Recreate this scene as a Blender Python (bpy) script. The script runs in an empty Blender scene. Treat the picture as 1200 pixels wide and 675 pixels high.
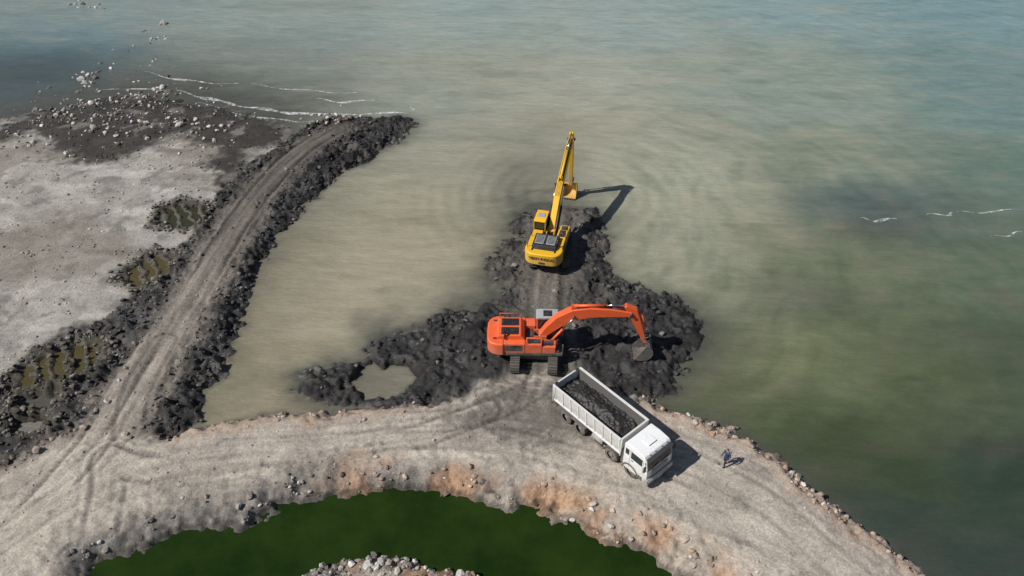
import bpy, math, random
import numpy as np
from mathutils import Vector, Matrix, Euler

random.seed(7); RNG=np.random.default_rng(7)
scene=bpy.context.scene

# ------------------------------------------------------------------ survey geometry
H=44.0; PITCH=math.radians(40); F=933.0
SP,CP=math.sin(PITCH),math.cos(PITCH)
def W(px,py,z=0.0):
    """traced point of the reference picture -> metres on the horizontal plane z"""
    u=(px-600)/F; v=(py-337.5)/F
    t=(H-z)/(SP+v*CP)
    return (u*t, t*(CP-v*SP))
def WL(pts,z=0.0):
    out=[]
    for p in pts:
        if len(p)==3: out.append((p[1],p[2]))
        else: out.append(W(p[0],p[1],z))
    return np.array(out,dtype=np.float64)

# ------------------------------------------------------------------ numpy noise
_perm=RNG.permutation(256); _perm=np.concatenate([_perm,_perm,_perm])
_ga=RNG.random(256)*2*np.pi; _gx=np.cos(_ga); _gy=np.sin(_ga)
def pn(x,y):
    xi=np.floor(x).astype(np.int64); yi=np.floor(y).astype(np.int64)
    xf=x-xi; yf=y-yi
    u=xf*xf*xf*(xf*(xf*6-15)+10); v=yf*yf*yf*(yf*(yf*6-15)+10)
    xi&=255; yi&=255
    def g(a,b,fx,fy):
        h=_perm[_perm[a&255]+(b&255)]&255
        return _gx[h]*fx+_gy[h]*fy
    a=g(xi,yi,xf,yf); b=g(xi+1,yi,xf-1,yf); c=g(xi,yi+1,xf,yf-1); d=g(xi+1,yi+1,xf-1,yf-1)
    return (a+(b-a)*u+((c+(d-c)*u)-(a+(b-a)*u))*v)*1.5
def fbm(x,y,f=1.0,o=4,seed=0,gain=.5):
    s=0; a=1; n=0
    for i in range(o):
        s=s+a*pn(x*f+seed*17.3+i*5.1,y*f-seed*9.7+i*3.3); n+=a; a*=gain; f*=2.03
    return s/n
def ridged(x,y,f=1.0,o=3,seed=0):
    s=0;a=1;n=0
    for i in range(o):
        s=s+a*(1-np.abs(pn(x*f+seed*13.7+i*7.1,y*f+seed*4.1))*1.6); n+=a; a*=.5; f*=2.1
    return s/n
def ss(x,a,b):
    t=np.clip((x-a)/(b-a),0,1); return t*t*(3-2*t)
def sdf(x,y,P):
    d2=np.full(x.shape,1e18); ins=np.zeros(x.shape,bool)
    n=len(P)
    for i in range(n):
        ax,ay=P[i]; bx,by=P[(i+1)%n]
        ex,ey=bx-ax,by-ay; wx=x-ax; wy=y-ay
        t=np.clip((wx*ex+wy*ey)/(ex*ex+ey*ey+1e-12),0,1)
        dx=wx-ex*t; dy=wy-ey*t
        d2=np.minimum(d2,dx*dx+dy*dy)
        c=((ay>y)!=(by>y))&(x<(bx-ax)*(y-ay)/((by-ay) if by!=ay else 1e-12)+ax)
        ins^=c
    d=np.sqrt(d2); return np.where(ins,d,-d)
def smooth_line(P,k=5):
    P=np.array(P); out=[]
    n=len(P)
    for i in range(n-1):
        p0=P[max(i-1,0)];p1=P[i];p2=P[i+1];p3=P[min(i+2,n-1)]
        for j in range(k):
            t=j/k
            out.append(.5*((2*p1)+(-p0+p2)*t+(2*p0-5*p1+4*p2-p3)*t*t+(-p0+3*p1-3*p2+p3)*t**3))
    out.append(P[-1]); return np.array(out)
def pline(x,y,P):
    best=np.full(x.shape,1e18); lat=np.zeros(x.shape); S=np.zeros(x.shape); acc=0
    for i in range(len(P)-1):
        ax,ay=P[i]; bx,by=P[i+1]; ex,ey=bx-ax,by-ay; L=math.hypot(ex,ey)+1e-9
        wx=x-ax; wy=y-ay
        t=np.clip((wx*ex+wy*ey)/(L*L),0,1)
        dx=wx-ex*t; dy=wy-ey*t; d2=dx*dx+dy*dy
        m=d2<best
        best=np.where(m,d2,best)
        sg=np.sign(ex*wy-ey*wx)
        lat=np.where(m,np.sqrt(d2)*sg,lat); S=np.where(m,acc+t*L,S)
        acc+=L
    return lat,S

# ------------------------------------------------------------------ traced outlines (shorelines, z=0)
BEACH=WL([('w',-1500,190),(-300,128),(0,140),(50,130),(100,119),(150,112),(210,116),(260,126),(330,140),(350,160),(320,270),(250,400),(200,500),(100,600),('w',-40,-600),('w',-1500,-600)])
CAUSE=WL([(-60,640),(-60,520),(0,478),(50,415),(110,382),(160,350),(200,310),(228,268),(252,235),(288,198),(330,168),(365,148),(400,138),(440,140),(472,136),(486,146),(462,170),(425,192),(395,208),(362,238),(335,268),(308,302),(294,336),(280,366),(284,386),(270,412),(264,442),(240,472),(228,505),(150,560)])
ROAD=WL([('w',-1500,40),(-200,560),(0,555),(60,515),(130,498),(200,508),(250,498),(320,490),(390,482),(470,474),(520,468),(556,446),(600,434),(660,434),(700,446),(750,466),(788,484),(830,495),(862,508),(905,535),(945,568),(985,600),(1030,634),(1090,676),('w',42,10),('w',70,-60),('w',400,-600),('w',-1500,-600)])
PIER=WL([(604,252),(628,240),(660,243),(700,246),(712,275),(713,310),(735,336),(770,342),(806,358),(828,376),(822,404),(806,430),(788,454),(768,470),(740,480),(660,485),(520,485),(470,480),(420,476),(375,470),(340,458),(354,438),(420,423),(438,405),(478,386),(530,366),(586,350),(572,335),(576,308),(588,288),(598,268)])
POND=WL([(116,700),(115,662),(150,646),(200,633),(260,623),(310,607),(350,592),(400,581),(460,578),(520,580),(565,590),(610,598),(650,608),(690,622),(735,645),(775,662),(815,678),(860,720),(760,760),(620,720),(578,676),(520,668),(462,652),(430,649),(380,659),(342,674),(300,720),(200,760)])
DARK=WL([(-200,170),(-50,160),(0,150),(60,126),(120,112),(200,112),(320,136),(345,160),(292,192),(266,228),(238,222),(252,195),(240,170),(205,164),(150,188),(105,200),(72,188),(30,160),(0,172)])
DARK2=WL([(-60,480),(0,450),(40,412),(90,388),(150,362),(185,335),(215,350),(190,400),(150,432),(120,468),(70,520),(20,545),(-60,600)])
SPILL=WL([(530,492),(585,446),(680,440),(715,468),(705,500),(672,522),(612,524),(570,508)],.9)
PUD=WL([(416,438),(436,424),(470,432),(488,446),(462,462),(428,466),(412,455)])
POOLS=[WL([(190,246),(212,238),(245,243),(240,262),(214,270),(183,266)]),
       WL([(150,318),(180,298),(208,302),(186,334),(160,338),(140,330)]),
       WL([(10,445),(50,418),(92,400),(122,404),(126,430),(100,448),(60,456),(10,462)]),
       WL([(30,464),(70,462),(80,472),(55,486),(22,484)]),
       WL([(18,494),(60,490),(66,502),(44,514),(14,510)])]
def RL(p,z=.9): return smooth_line(WL(p,z))
L_MAIN=RL([(-150,700),(-30,650),(70,590),(150,548),(250,528),(380,520),(500,512),(600,516),(700,545),(800,585),(900,625),(980,670),(1060,740)])
L_MAIN2=RL([(60,700),(110,610),(180,570),(300,550),(430,530),(520,516),(600,500),(700,515),(800,530),(880,570),(960,630),(1040,700)])
L_CAUS=RL([(-20,660),(60,575),(120,510),(165,440),(212,365),(258,290),(305,222),(350,178),(395,150)])
L_TURN=RL([(190,400),(165,455),(150,505),(175,520),(240,510),(330,500),(440,492),(540,490),(600,470),(635,440),(638,400)])
L_ARC=RL([(118,640),(125,560),(128,535),(150,548),(210,556),(300,548),(420,528),(520,500),(570,480)])
L_PIER=RL([(600,520),(632,470),(640,430),(640,380),(642,330),(650,268),(654,252)])

BUCKET=np.array(W(673,229,0))

def terrain(x,y):
    n1=fbm(x,y,.35,3,1); n2=fbm(x,y,.35,3,2)
    n3=fbm(x,y,1.3,3,11); n4=fbm(x,y,1.3,3,12)
    wx=x+1.1*n1+.55*n3; wy=y+1.1*n2+.55*n4
    db=sdf(wx,wy,BEACH); dc=sdf(wx,wy,CAUSE); dr=sdf(wx,wy,ROAD); dp=sdf(wx,wy,PIER); dn=sdf(wx,wy,POND)
    dk=sdf(wx,wy,DARK); dk2=sdf(wx,wy,DARK2); dsp=sdf(wx,wy,SPILL); dpu=sdf(wx,wy,PUD)
    dpl=[sdf(x+.35*n3,y+.35*n4,P) for P in POOLS]
    def prof(d,h,w,sl=.4): return np.where(d>0,h*(1-np.exp(-np.maximum(d,0)/w)),np.maximum(-1.6,d*sl))
    beachtop=.30+.12*n1
    hb=prof(db,beachtop,3.0,.07); hc=prof(dc,.85,1.3,.35); hr=prof(dr,1.0,1.1,.40); hp=prof(dp,.78,1.5,.28)
    h=np.maximum(np.maximum(hb,hc),np.maximum(hr,hp))
    # lanes
    lm,sm=pline(x,y,L_MAIN); lm2,sm2=pline(x,y,L_MAIN2); lc,sc=pline(x,y,L_CAUS); lt,st=pline(x,y,L_TURN); lp,sp_=pline(x,y,L_PIER); la,sa=pline(x,y,L_ARC)
    lw=2.35-.5*ss(y,45,85)+.7*n1+.5*n3
    lane_c=np.exp(-(lc/lw)**4); lane_p=np.exp(-(lp/(2.5+.6*n3))**4)
    m_c=ss(dc,-.4,.3); m_p=ss(dp,-.6,.2); m_r=ss(dr,.5,1.8+.8*n3)
    pond_out=np.maximum(-dn,0)
    bw=1.9+.9*n1
    m_bank=np.exp(-(pond_out/bw)**3)*(dn<0)
    mud=np.clip(np.maximum(m_c*(1-lane_c*.95),m_p*(1-lane_p*.85)),0,1)*(1-m_r)
    mud2=ss(dk2,-.5,.6)*(1-m_r)*(1-lane_c)
    mudall=np.maximum(mud,mud2*.8)
    # relief : slumped, dumped heaps with lumps on them
    rd=ridged(x,y,.42,3,3)-.55; rf=fbm(x,y,2.4,3,4); slump=fbm(x+.8*n3,y+.8*n4,.5,3,8); lump=ridged(x,y,1.25,2,13)-.6
    rgh=.55+.85*ss(fbm(x,y,.22,2,14),-.30,.25)
    h=h+mudall*(.46*rd*rgh+.24*rf*rgh+.52*slump+.26*lump*rgh)*ss(h,-.5,.35)
    h=h+m_bank*(.34*fbm(x,y,1.1,3,5)+.20*rf+.16*lump)*ss(pond_out,.0,.6)
    h=h+.26*np.exp(-((dr-1.0)/.5)**2)*(.6+.8*fbm(x,y,.8,2,6))*(1-m_p)*(1-m_c)
    h=h+.22*np.exp(-((pond_out-2.6)/.6)**2)*(dr>2)*(.4+n3)
    h=h+.50*np.exp(-((np.abs(lc)-lw-.7)/.7)**2)*m_c*(1-m_r)*(.35+1.0*fbm(x,y,.7,3,7))
    dry=np.clip(m_r+lane_c*m_c+(1-mudall)*.6,0,1)
    h=h+dry*(.05*fbm(x,y,2.5,3,9)+.09*fbm(x,y,.4,3,10))
    # ruts
    rut=0
    mrc=np.maximum(m_r,m_c)
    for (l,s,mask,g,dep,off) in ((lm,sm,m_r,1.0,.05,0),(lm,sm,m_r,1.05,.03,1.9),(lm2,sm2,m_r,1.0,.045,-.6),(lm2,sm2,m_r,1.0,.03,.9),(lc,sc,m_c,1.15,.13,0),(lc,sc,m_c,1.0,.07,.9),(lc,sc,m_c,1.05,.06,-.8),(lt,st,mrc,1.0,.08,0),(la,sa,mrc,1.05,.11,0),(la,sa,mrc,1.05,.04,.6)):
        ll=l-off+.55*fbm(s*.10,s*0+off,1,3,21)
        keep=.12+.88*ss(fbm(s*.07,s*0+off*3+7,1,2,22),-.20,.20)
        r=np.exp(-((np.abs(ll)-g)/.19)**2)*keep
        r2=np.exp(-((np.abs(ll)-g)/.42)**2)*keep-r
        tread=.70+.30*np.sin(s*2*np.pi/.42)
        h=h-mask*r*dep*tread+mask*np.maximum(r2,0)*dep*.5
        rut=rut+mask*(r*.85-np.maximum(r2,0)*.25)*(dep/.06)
    cle=np.exp(-((np.abs(lp-.3*n1)-1.3)/.34)**4)
    cle2=np.exp(-((np.abs(lp+.9)-1.25)/.3)**4)
    h=h-m_p*lane_p*(cle*(.12+.06*np.sin(sp_*2*np.pi/.45))+cle2*(.06+.05*np.sin(sp_*2*np.pi/.45)))
    # scooped trenches with stepped bucket ridges
    crest=np.zeros(x.shape)
    for i,d in enumerate(dpl):
        wv=np.sin((x*.86+y*.50+.35*n3+.7*n1)*2*np.pi/1.15)
        cr=ss(wv,-.15,.75)*(1 if i<3 else 0)
        bed=-.11+.42*cr*(.75+.5*n4)+.10*n3
        t=ss(d,-.25,.45); h=h*(1-t)+bed*t
        crest=np.maximum(crest,cr*t)
        h=h+.22*np.exp(-((d+.4)/.25)**2)*(.4+1.4*n4)
    t=ss(dpu+.4*n3,-.5,.5); h=h*(1-t)-.35*t
    hp_=np.where(dn>0,-np.minimum(dn*.7,2.2),1.20*(1-np.exp(-pond_out/1.05)))
    h=np.where(dn>-6,np.minimum(h,hp_+.30*m_bank*fbm(x,y,1.1,3,15)*ss(pond_out,0,.5)),h)
    # ---------------------------------------------------------------- colour (albedo)
    sh=x.shape
    big=fbm(x,y,.12,3,30); med=fbm(x,y,.6,4,31); fin=fbm(x,y,3.1,3,32)
    def cmix(c,m,col):
        m=np.clip(m,0,1)[...,None]; col=np.asarray(col)
        return c*(1-m)+col*m
    c=np.zeros(sh+(3,))+np.array((.305,.288,.258))
    c=c*(1+.30*big+.28*med+.24*fin)[...,None]
    c=cmix(c,ss(fbm(x*.7,y*1.4,.3,5,36),.0,.35)*.75,(.46,.435,.395))
    c=cmix(c,ss(fbm(x,y,.5,5,33),.05,.35)*.65,(.14,.13,.115))
    c=cmix(c,ss(fbm(x+4*n1,y,.10,5,66),.05,.30)*.6,(.165,.143,.115))
    wet=1-ss(h,.0,.16)
    mdark=ss(dk+1.8*n3+2.0*n1,-1.4,1.6)
    dkcol=np.array((.038,.033,.028))*(1+.7*med+.4*fin)[...,None]
    md=np.clip(mdark*(.98-.40*ss(fbm(x,y,.35,3,34),.15,.4)),0,1)
    c=c*(1-md[...,None])+dkcol*md[...,None]
    tone=fbm(x,y,.16,3,67)
    mudc=np.array((.0265,.0255,.0255))*(1+.8*fbm(x,y,.9,4,35)+.6*rf+.8*tone)[...,None]
    mudc=np.maximum(mudc,.010)
    greyc=np.array((.105,.095,.082))*(1+.45*med+.35*fin)[...,None]
    # causeway
    c=cmix(c,m_c,mudc)
    c=cmix(c,ss(fbm(x,y,.5,4,37),.0,.30)*m_c*.45,greyc)
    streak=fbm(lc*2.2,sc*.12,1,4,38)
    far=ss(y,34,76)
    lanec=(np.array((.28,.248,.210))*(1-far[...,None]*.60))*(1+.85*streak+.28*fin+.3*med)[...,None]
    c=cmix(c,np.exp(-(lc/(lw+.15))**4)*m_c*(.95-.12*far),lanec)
    c=cmix(c,mud2*.9,mudc*1.2)
    c=cmix(c,mud2*ss(fbm(x,y,.45,4,68),.05,.3)*.55,greyc)
    # pier
    north=ss(y,47,54)
    c=cmix(c,m_p,mudc)
    c=cmix(c,ss(fbm(x,y,.6,4,39)+.25*north,.08,.42)*m_p*(.35+.35*north),greyc*.85)
    pst=fbm(lp*2.0,sp_*.15,1,4,40)
    c=cmix(c,lane_p*m_p*.88,np.array((.145,.131,.112))*(1+.7*pst+.35*fin)[...,None]*(1-.40*(cle*m_p))[...,None])
    # main road
    rst=fbm(lm*1.5,sm*.06,1,4,41); rst2=fbm(lm2*2.6,sm2*.05,1,3,43)
    roadc=np.array((.392,.350,.298))*(1+.18*big+.30*rst+.20*rst2+.16*fin+.22*med)[...,None]
    c=cmix(c,m_r,roadc)
    c=cmix(c,m_r*ss(fbm(x,y,.22,5,72),.06,.33)*.42,(.225,.198,.168))
    c=cmix(c,m_r*ss(fbm(x,y,.9,4,74),.22,.42)*.45,(.13,.118,.10))
    shoulder=np.exp(-((dr-.9)/.8)**2)*(1-m_p)*(1-.8*m_c)
    c=cmix(c,shoulder*(.75+.5*n3),np.array((.36,.265,.195))*(1+.35*fin+.3*med)[...,None])
    c=cmix(c,ss(dsp+1.6*n3,-1.2,1.2)*.88*(.50+.5*np.clip(1+2.2*med,0,1)),np.array((.105,.097,.084))*(1+.45*fin)[...,None])
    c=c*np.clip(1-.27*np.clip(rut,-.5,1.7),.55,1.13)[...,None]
    # pond bank
    right=ss(x,-6,4)[...,None]
    bankc=(np.array((.165,.153,.137))*(1-right)+np.array((.31,.262,.215))*right)*(1+.65*med+.5*fin)[...,None]
    org=(ss(fbm(x,y,.30,3,42)+.08,-.15,.22)*ss(x,-15,-8))[...,None]
    bankc=bankc*(1-org*.78)+np.array((.36,.20,.105))*(org*.78)*(1+.4*fin+.3*med)[...,None]
    c=cmix(c,np.exp(-(pond_out/(bw+.15))**4)*(dn<1)*.92,bankc)
    for d in dpl:
        c=cmix(c,np.exp(-((d+.35)/.5)**2)*.7+ss(d,-.3,.1)*.85,np.array((.060,.054,.042))*(1+.5*fin)[...,None])
    c=cmix(c,crest*ss(fbm(x,y,1.0,2,75),-.2,.3)*.5,(.12,.105,.07))
    c=c*(1-.60*wet*(dn<-.6)*(1-md*.5))[...,None]
    c=cmix(c,(dn>-.35)*.7,c*.3)
    c=np.clip(c,.008,.62)
    rough=np.clip(.95-.50*wet-.50*mudall*ss(fbm(x,y,.5,3,69),-.15,.25)-.30*md,.26,1)
    info=dict(db=db,dc=dc,dr=dr,dp=dp,dn=dn,mud=mudall,m_r=m_r,lane_p=lane_p,lane_c=lane_c,m_p=m_p,m_c=m_c,md=md,pond_out=pond_out,rough=rough,lc=lc,north=north,bw=bw,pool=np.max(dpl,axis=0))
    return h,c,info
def ground_z(x,y):
    h,_,_=terrain(np.array([float(x)]),np.array([float(y)])); return float(h[0])

# ------------------------------------------------------------------ materials
def newmat(name):
    m=bpy.data.materials.new(name); m.use_nodes=True
    nt=m.node_tree; b=nt.nodes['Principled BSDF']; return m,nt,b
def N(nt,t,**k):
    n=nt.nodes.new(t)
    for a,v in k.items(): setattr(n,a,v)
    return n
def noise(nt,scale,detail=4,rough=.6,vec=None):
    n=N(nt,'ShaderNodeTexNoise'); n.inputs['Scale'].default_value=scale; n.inputs['Detail'].default_value=detail; n.inputs['Roughness'].default_value=rough
    if vec is not None: nt.links.new(vec,n.inputs['Vector'])
    return n.outputs['Fac']
def ramp(nt,fac,stops):
    r=N(nt,'ShaderNodeValToRGB'); nt.links.new(fac,r.inputs[0])
    e=r.color_ramp.elements
    while len(e)<len(stops): e.new(.5)
    for i,(p,c) in enumerate(stops):
        e[i].position=p; e[i].color=(c,c,c,1) if not isinstance(c,tuple) else c+(1,)
    return r.outputs[0]
def mixn(nt,fac,a,b,mode='MIX'):
    m=N(nt,'ShaderNodeMix',data_type='RGBA',blend_type=mode)
    for sock,val in ((m.inputs[0],fac),(m.inputs[6],a),(m.inputs[7],b)):
        if isinstance(val,(int,float)): sock.default_value=val
        elif isinstance(val,tuple): sock.default_value=val+(1,)
        else: nt.links.new(val,sock)
    return m.outputs[2]
def bump(nt,b,h,strength,dist,prev=None):
    n=N(nt,'ShaderNodeBump'); n.inputs['Strength'].default_value=strength; n.inputs['Distance'].default_value=dist
    nt.links.new(h,n.inputs['Height'])
    if prev: nt.links.new(prev,n.inputs['Normal'])
    if b: nt.links.new(n.outputs[0],b.inputs['Normal'])
    return n.outputs[0]

def attr_ground(name,b1=.6,b2=.5,spec=.35,lo=.66,hi=1.30):
    m,nt,b=newmat(name)
    a=N(nt,'ShaderNodeVertexColor',layer_name='Col')
    g=N(nt,'ShaderNodeNewGeometry'); P=g.outputs['Position']
    f1=noise(nt,6,6,.7,P); f2=noise(nt,22,4,.7,P)
    col=mixn(nt,1.0,a.outputs[0],ramp(nt,f1,[(.3,lo),(.7,hi)]),'MULTIPLY')
    col=mixn(nt,1.0,col,ramp(nt,f2,[(.3,.70),(.7,1.27)]),'MULTIPLY')
    nt.links.new(col,b.inputs['Base Color'])
    nt.links.new(a.outputs['Alpha'],b.inputs['Roughness'])
    b.inputs['Specular IOR Level'].default_value=spec
    n1=bump(nt,None,f1,b1,.10); bump(nt,b,f2,b2,.03,n1)
    return m
MAT_GROUND=attr_ground('earth_and_mud',.75,.5,.38)
MAT_ROCK=attr_ground('rock',.4,.4,.35)

# ------------------------------------------------------------------ grid meshes
def axis(lo,hi,segs,far_lo,far_hi,k=22):
    core=[lo]
    for end,st in segs:
        n=int(round((end-core[-1])/st)); core+=list(np.linspace(core[-1],end,n+1)[1:])
    a=lo-(np.geomspace(1,1+lo-far_lo,k)[1:]-1); b=hi+(np.geomspace(1,1+far_hi-hi,k)[1:]-1)
    return np.concatenate([a[::-1],core,b])
def gridmesh(name,xs,ys,zf,mat,smooth=True):
    X,Y=np.meshgrid(xs,ys); z,col,al=zf(X,Y)
    nx,ny=len(xs),len(ys)
    co=np.stack([X,Y,z],-1).reshape(-1,3).astype(np.float32)
    i=np.arange(nx*ny).reshape(ny,nx)
    q=np.stack([i[:-1,:-1],i[:-1,1:],i[1:,1:],i[1:,:-1]],-1).reshape(-1,4)
    me=bpy.data.meshes.new(name)
    me.vertices.add(len(co)); me.vertices.foreach_set('co',co.ravel())
    me.loops.add(q.size); me.loops.foreach_set('vertex_index',q.ravel().astype(np.int32))
    me.polygons.add(len(q)); me.polygons.foreach_set('loop_start',(np.arange(len(q))*4).astype(np.int32))
    me.update(calc_edges=True)
    me.polygons.foreach_set('use_smooth',np.full(len(q),smooth))
    ca=me.color_attributes.new('Col','FLOAT_COLOR','POINT')
    rgba=np.concatenate([col.reshape(-1,3),al.reshape(-1,1)],-1).astype(np.float32)
    ca.data.foreach_set('color',rgba.ravel())
    me.materials.append(mat)
    o=bpy.data.objects.new(name,me); scene.collection.objects.link(o); return o

def tf(X,Y):
    h,c,i=terrain(X,Y); return h,c,i['rough']
xs=axis(-64,46,[(-30,.17),(32,.125),(46,.2)],-1500,1500)
ys=axis(20,112,[(62,.115),(95,.17),(112,.4)],-600,1800)
gridmesh('ground',xs,ys,tf,MAT_GROUND)

# ------------------------------------------------------------------ sea
def s2l(c):
    c=np.array(c)/255.0
    return np.where(c<=.04045,c/12.92,((c+.055)/1.055)**2.4)
SEA=[(20,80,62,88,100),(100,20,138,152,148),(300,15,143,156,150),(500,15,147,160,155),(700,15,148,161,156),(900,15,133,154,152),(1150,15,118,146,150),
(300,70,136,145,138),(60,45,108,132,136),(200,110,104,106,98),(500,100,145,149,136),(700,110,157,160,146),(900,100,136,148,137),(1150,110,110,134,131),
(450,220,158,155,136),(350,350,171,161,136),(550,200,154,153,135),(330,430,168,159,133),(480,320,164,157,135),(820,220,156,157,138),(1000,190,127,137,119),(1180,200,100,120,110),
(850,330,132,134,112),(1000,330,105,114,91),(1180,330,90,105,86),(900,430,113,119,88),(1050,430,86,96,68),(1180,450,74,86,67),(870,480,82,90,67),(1000,540,63,74,50),(1180,560,52,66,54),(1150,650,51,65,60),
(640,205,116,115,104),(1045,245,84,98,97),(760,290,152,151,132),(560,320,138,136,119),(440,445,130,126,111),(960,340,96,105,84),(820,440,98,103,78),(740,200,160,160,143)]
SEAP=np.array([W(a[0],a[1]) for a in SEA]); SEAC=np.array([s2l(a[2:]) for a in SEA])
def seaf(X,Y):
    sh=X.shape
    wx=X+6*fbm(X,Y,.035,3,50)+2.6*fbm(X,Y,.16,4,51); wy=Y+5*fbm(X,Y,.035,3,52)+2.0*fbm(X,Y,.16,4,53)
    num=np.zeros(sh+(3,)); den=np.zeros(sh)
    for p,c in zip(SEAP,SEAC):
        sc=2.4+.05*p[1]
        d2=(((wx-p[0])/1.25)**2+(wy-p[1])**2); w=1/(d2+sc**2)**2.3*1e6
        num+=w[...,None]*c; den+=w
    col=num/den[...,None]
    # suspended-sediment streaks: drawn out along the drift, curling round the dredged pier
    r=np.hypot(X-3.5,Y-60); th=np.arctan2(Y-60,X-3.5)
    sw=fbm(r*.50+2.5*fbm(X,Y,.06,3,54),th*2.2,1,4,55)
    st=fbm(wx*.07+1.2*fbm(X,Y,.08,2,62),wy*.30,1,5,56)
    fine=fbm(wx*.30,wy*.9,1,4,57)
    swm=ss(X,5,14)*np.exp(-(r/42)**2)
    plume=np.clip(.80*sw*swm+.46*st+.20*fine,-.5,.5)
    up=np.array((.37,.335,.255)); dn_=np.array((.56,.60,.55))
    k=np.clip(plume,0,1)[...,None]*1.15; col=col*(1-k)+up*np.minimum(1.0,col.mean(-1,keepdims=True)/.23)*k
    k=np.clip(-plume,0,1)[...,None]*1.4; col=col*(1-k)+col*dn_*k
    tint=fbm(X,Y,.05,3,58)
    col=col*(1+tint[...,None]*np.array((-.06,.0,.06)))
    h,tc,inf=terrain(X,Y)
    dep=np.maximum(-h,0)
    a=np.exp(-dep*2.6)*.80
    a=a+np.exp(-(((X-2.3)/5.5)**2+((Y-66)/5)**2))*.34*(1+1.8*fine)
    for (px,py,rx,ry,s) in ((1040,270,4.5,2.2,.5),(1030,240,2.5,1.8,.35),(945,350,6,2.6,.35),(840,400,3.5,4,.25),(1110,470,5,3,.25),(1175,525,1.6,1.0,.6),(1110,400,5,2,.25),(20,82,10,5,.3),(560,345,4,3,.35),(445,380,2.2,1.6,.45),(360,440,4,2,.35),(470,345,2,1.5,.2)):
        p=W(px,py); q=((X-p[0]+3.4*fbm(X,Y,.22,5,60))/rx)**2+((Y-p[1]+2.6*fbm(X,Y,.22,5,61))/ry)**2
        a=a+s*np.exp(-q**1.3)
    lt=ss(-X,14,22)*ss(Y,78,88)
    a=np.clip(a+lt*.45*np.exp(-dep*1.1)*(1+fine),0,.95)
    bedc=np.array((.072,.074,.062))
    col=col*(1-a[...,None])+bedc*a[...,None]
    for i,P in enumerate(POOLS):
        t=ss(sdf(X,Y,P),-1.2,-.4)[...,None]; col=col*(1-t)+np.array(((.040,.042,.018),(.085,.068,.026),(.080,.066,.026),(.09,.085,.072),(.17,.16,.14))[i])*t
    col=np.clip(col*.90,.01,.6)
    rr=np.hypot(X-BUCKET[0],Y-BUCKET[1])
    z=.030*np.sin(rr*2*np.pi/1.6+1.0*fbm(X,Y,.3,2,63))*np.exp(-((rr-8)/7)**2)*ss(rr,1,3)*(.5+.9*ss(fbm(X,Y,.12,2,73),-.3,.3))
    z=z+.014*np.sin((X*.7+Y*.7+1.5*fbm(X,Y,.15,2,64))*2*np.pi/1.9)*ss(X,10,25)*ss(fbm(X,Y,.08,2,65),-.2,.3)
    far=np.hypot(X,Y-60)>100
    z=np.where(far,0,z)
    return z,col,np.ones(sh)
m,nt,b=newmat('turbid_sea_water')
a=N(nt,'ShaderNodeVertexColor',layer_name='Col')
b.inputs['Roughness'].default_value=.14; b.inputs['IOR'].default_value=1.33
g=N(nt,'ShaderNodeNewGeometry'); mp=N(nt,'ShaderNodeMapping'); mp.inputs['Rotation'].default_value=(0,0,.35); mp.inputs['Scale'].default_value=(.5,1.5,1)
nt.links.new(g.outputs['Position'],mp.inputs[0])
w1=noise(nt,.9,6,.65,mp.outputs[0]); w2=noise(nt,4.5,4,.65,mp.outputs[0]); w3=noise(nt,.35,6,.7,mp.outputs[0])
colw=mixn(nt,1.0,a.outputs[0],ramp(nt,w3,[(.3,.87),(.7,1.12)]),'MULTIPLY')
colw=mixn(nt,1.0,colw,ramp(nt,w1,[(.3,.93),(.7,1.07)]),'MULTIPLY')
nt.links.new(colw,b.inputs['Base Color'])
n1=bump(nt,None,w1,.8,.20); bump(nt,b,w2,.65,.05,n1)
gridmesh('sea_water',axis(-75,75,[(75,.30)],-3000,3000),axis(20,125,[(125,.30)],-700,5000),seaf,m)

# pond water
m,nt,b=newmat('green_pond_water')
g=N(nt,'ShaderNodeNewGeometry')
f=noise(nt,.22,5,.65,g.outputs['Position'])
nt.links.new(ramp(nt,f,[(.35,(.008,.020,.003)),(.7,(.019,.038,.006))]),b.inputs['Base Color'])
b.inputs['Roughness'].default_value=.07; b.inputs['IOR'].default_value=1.33; b.inputs['Specular IOR Level'].default_value=.25
bump(nt,b,noise(nt,1.8,4,.6,g.outputs['Position']),.25,.05)
pv=[]
me=bpy.data.meshes.new('pond_water')
for i in range(len(POND)):
    a_=POND[i-1];b_=POND[(i+1)%len(POND)]; t=b_-a_; t/=np.linalg.norm(t); nrm=np.array((t[1],-t[0]))
    p=POND[i]+nrm*1.3
    if sdf(np.array([p[0]]),np.array([p[1]]),POND)[0]>0: p=POND[i]-nrm*1.3
    pv.append((p[0],p[1],.03))
me.from_pydata(pv,[],[list(range(len(pv)))]); me.materials.append(m)
o=bpy.data.objects.new('pond_water',me); scene.collection.objects.link(o)

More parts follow.
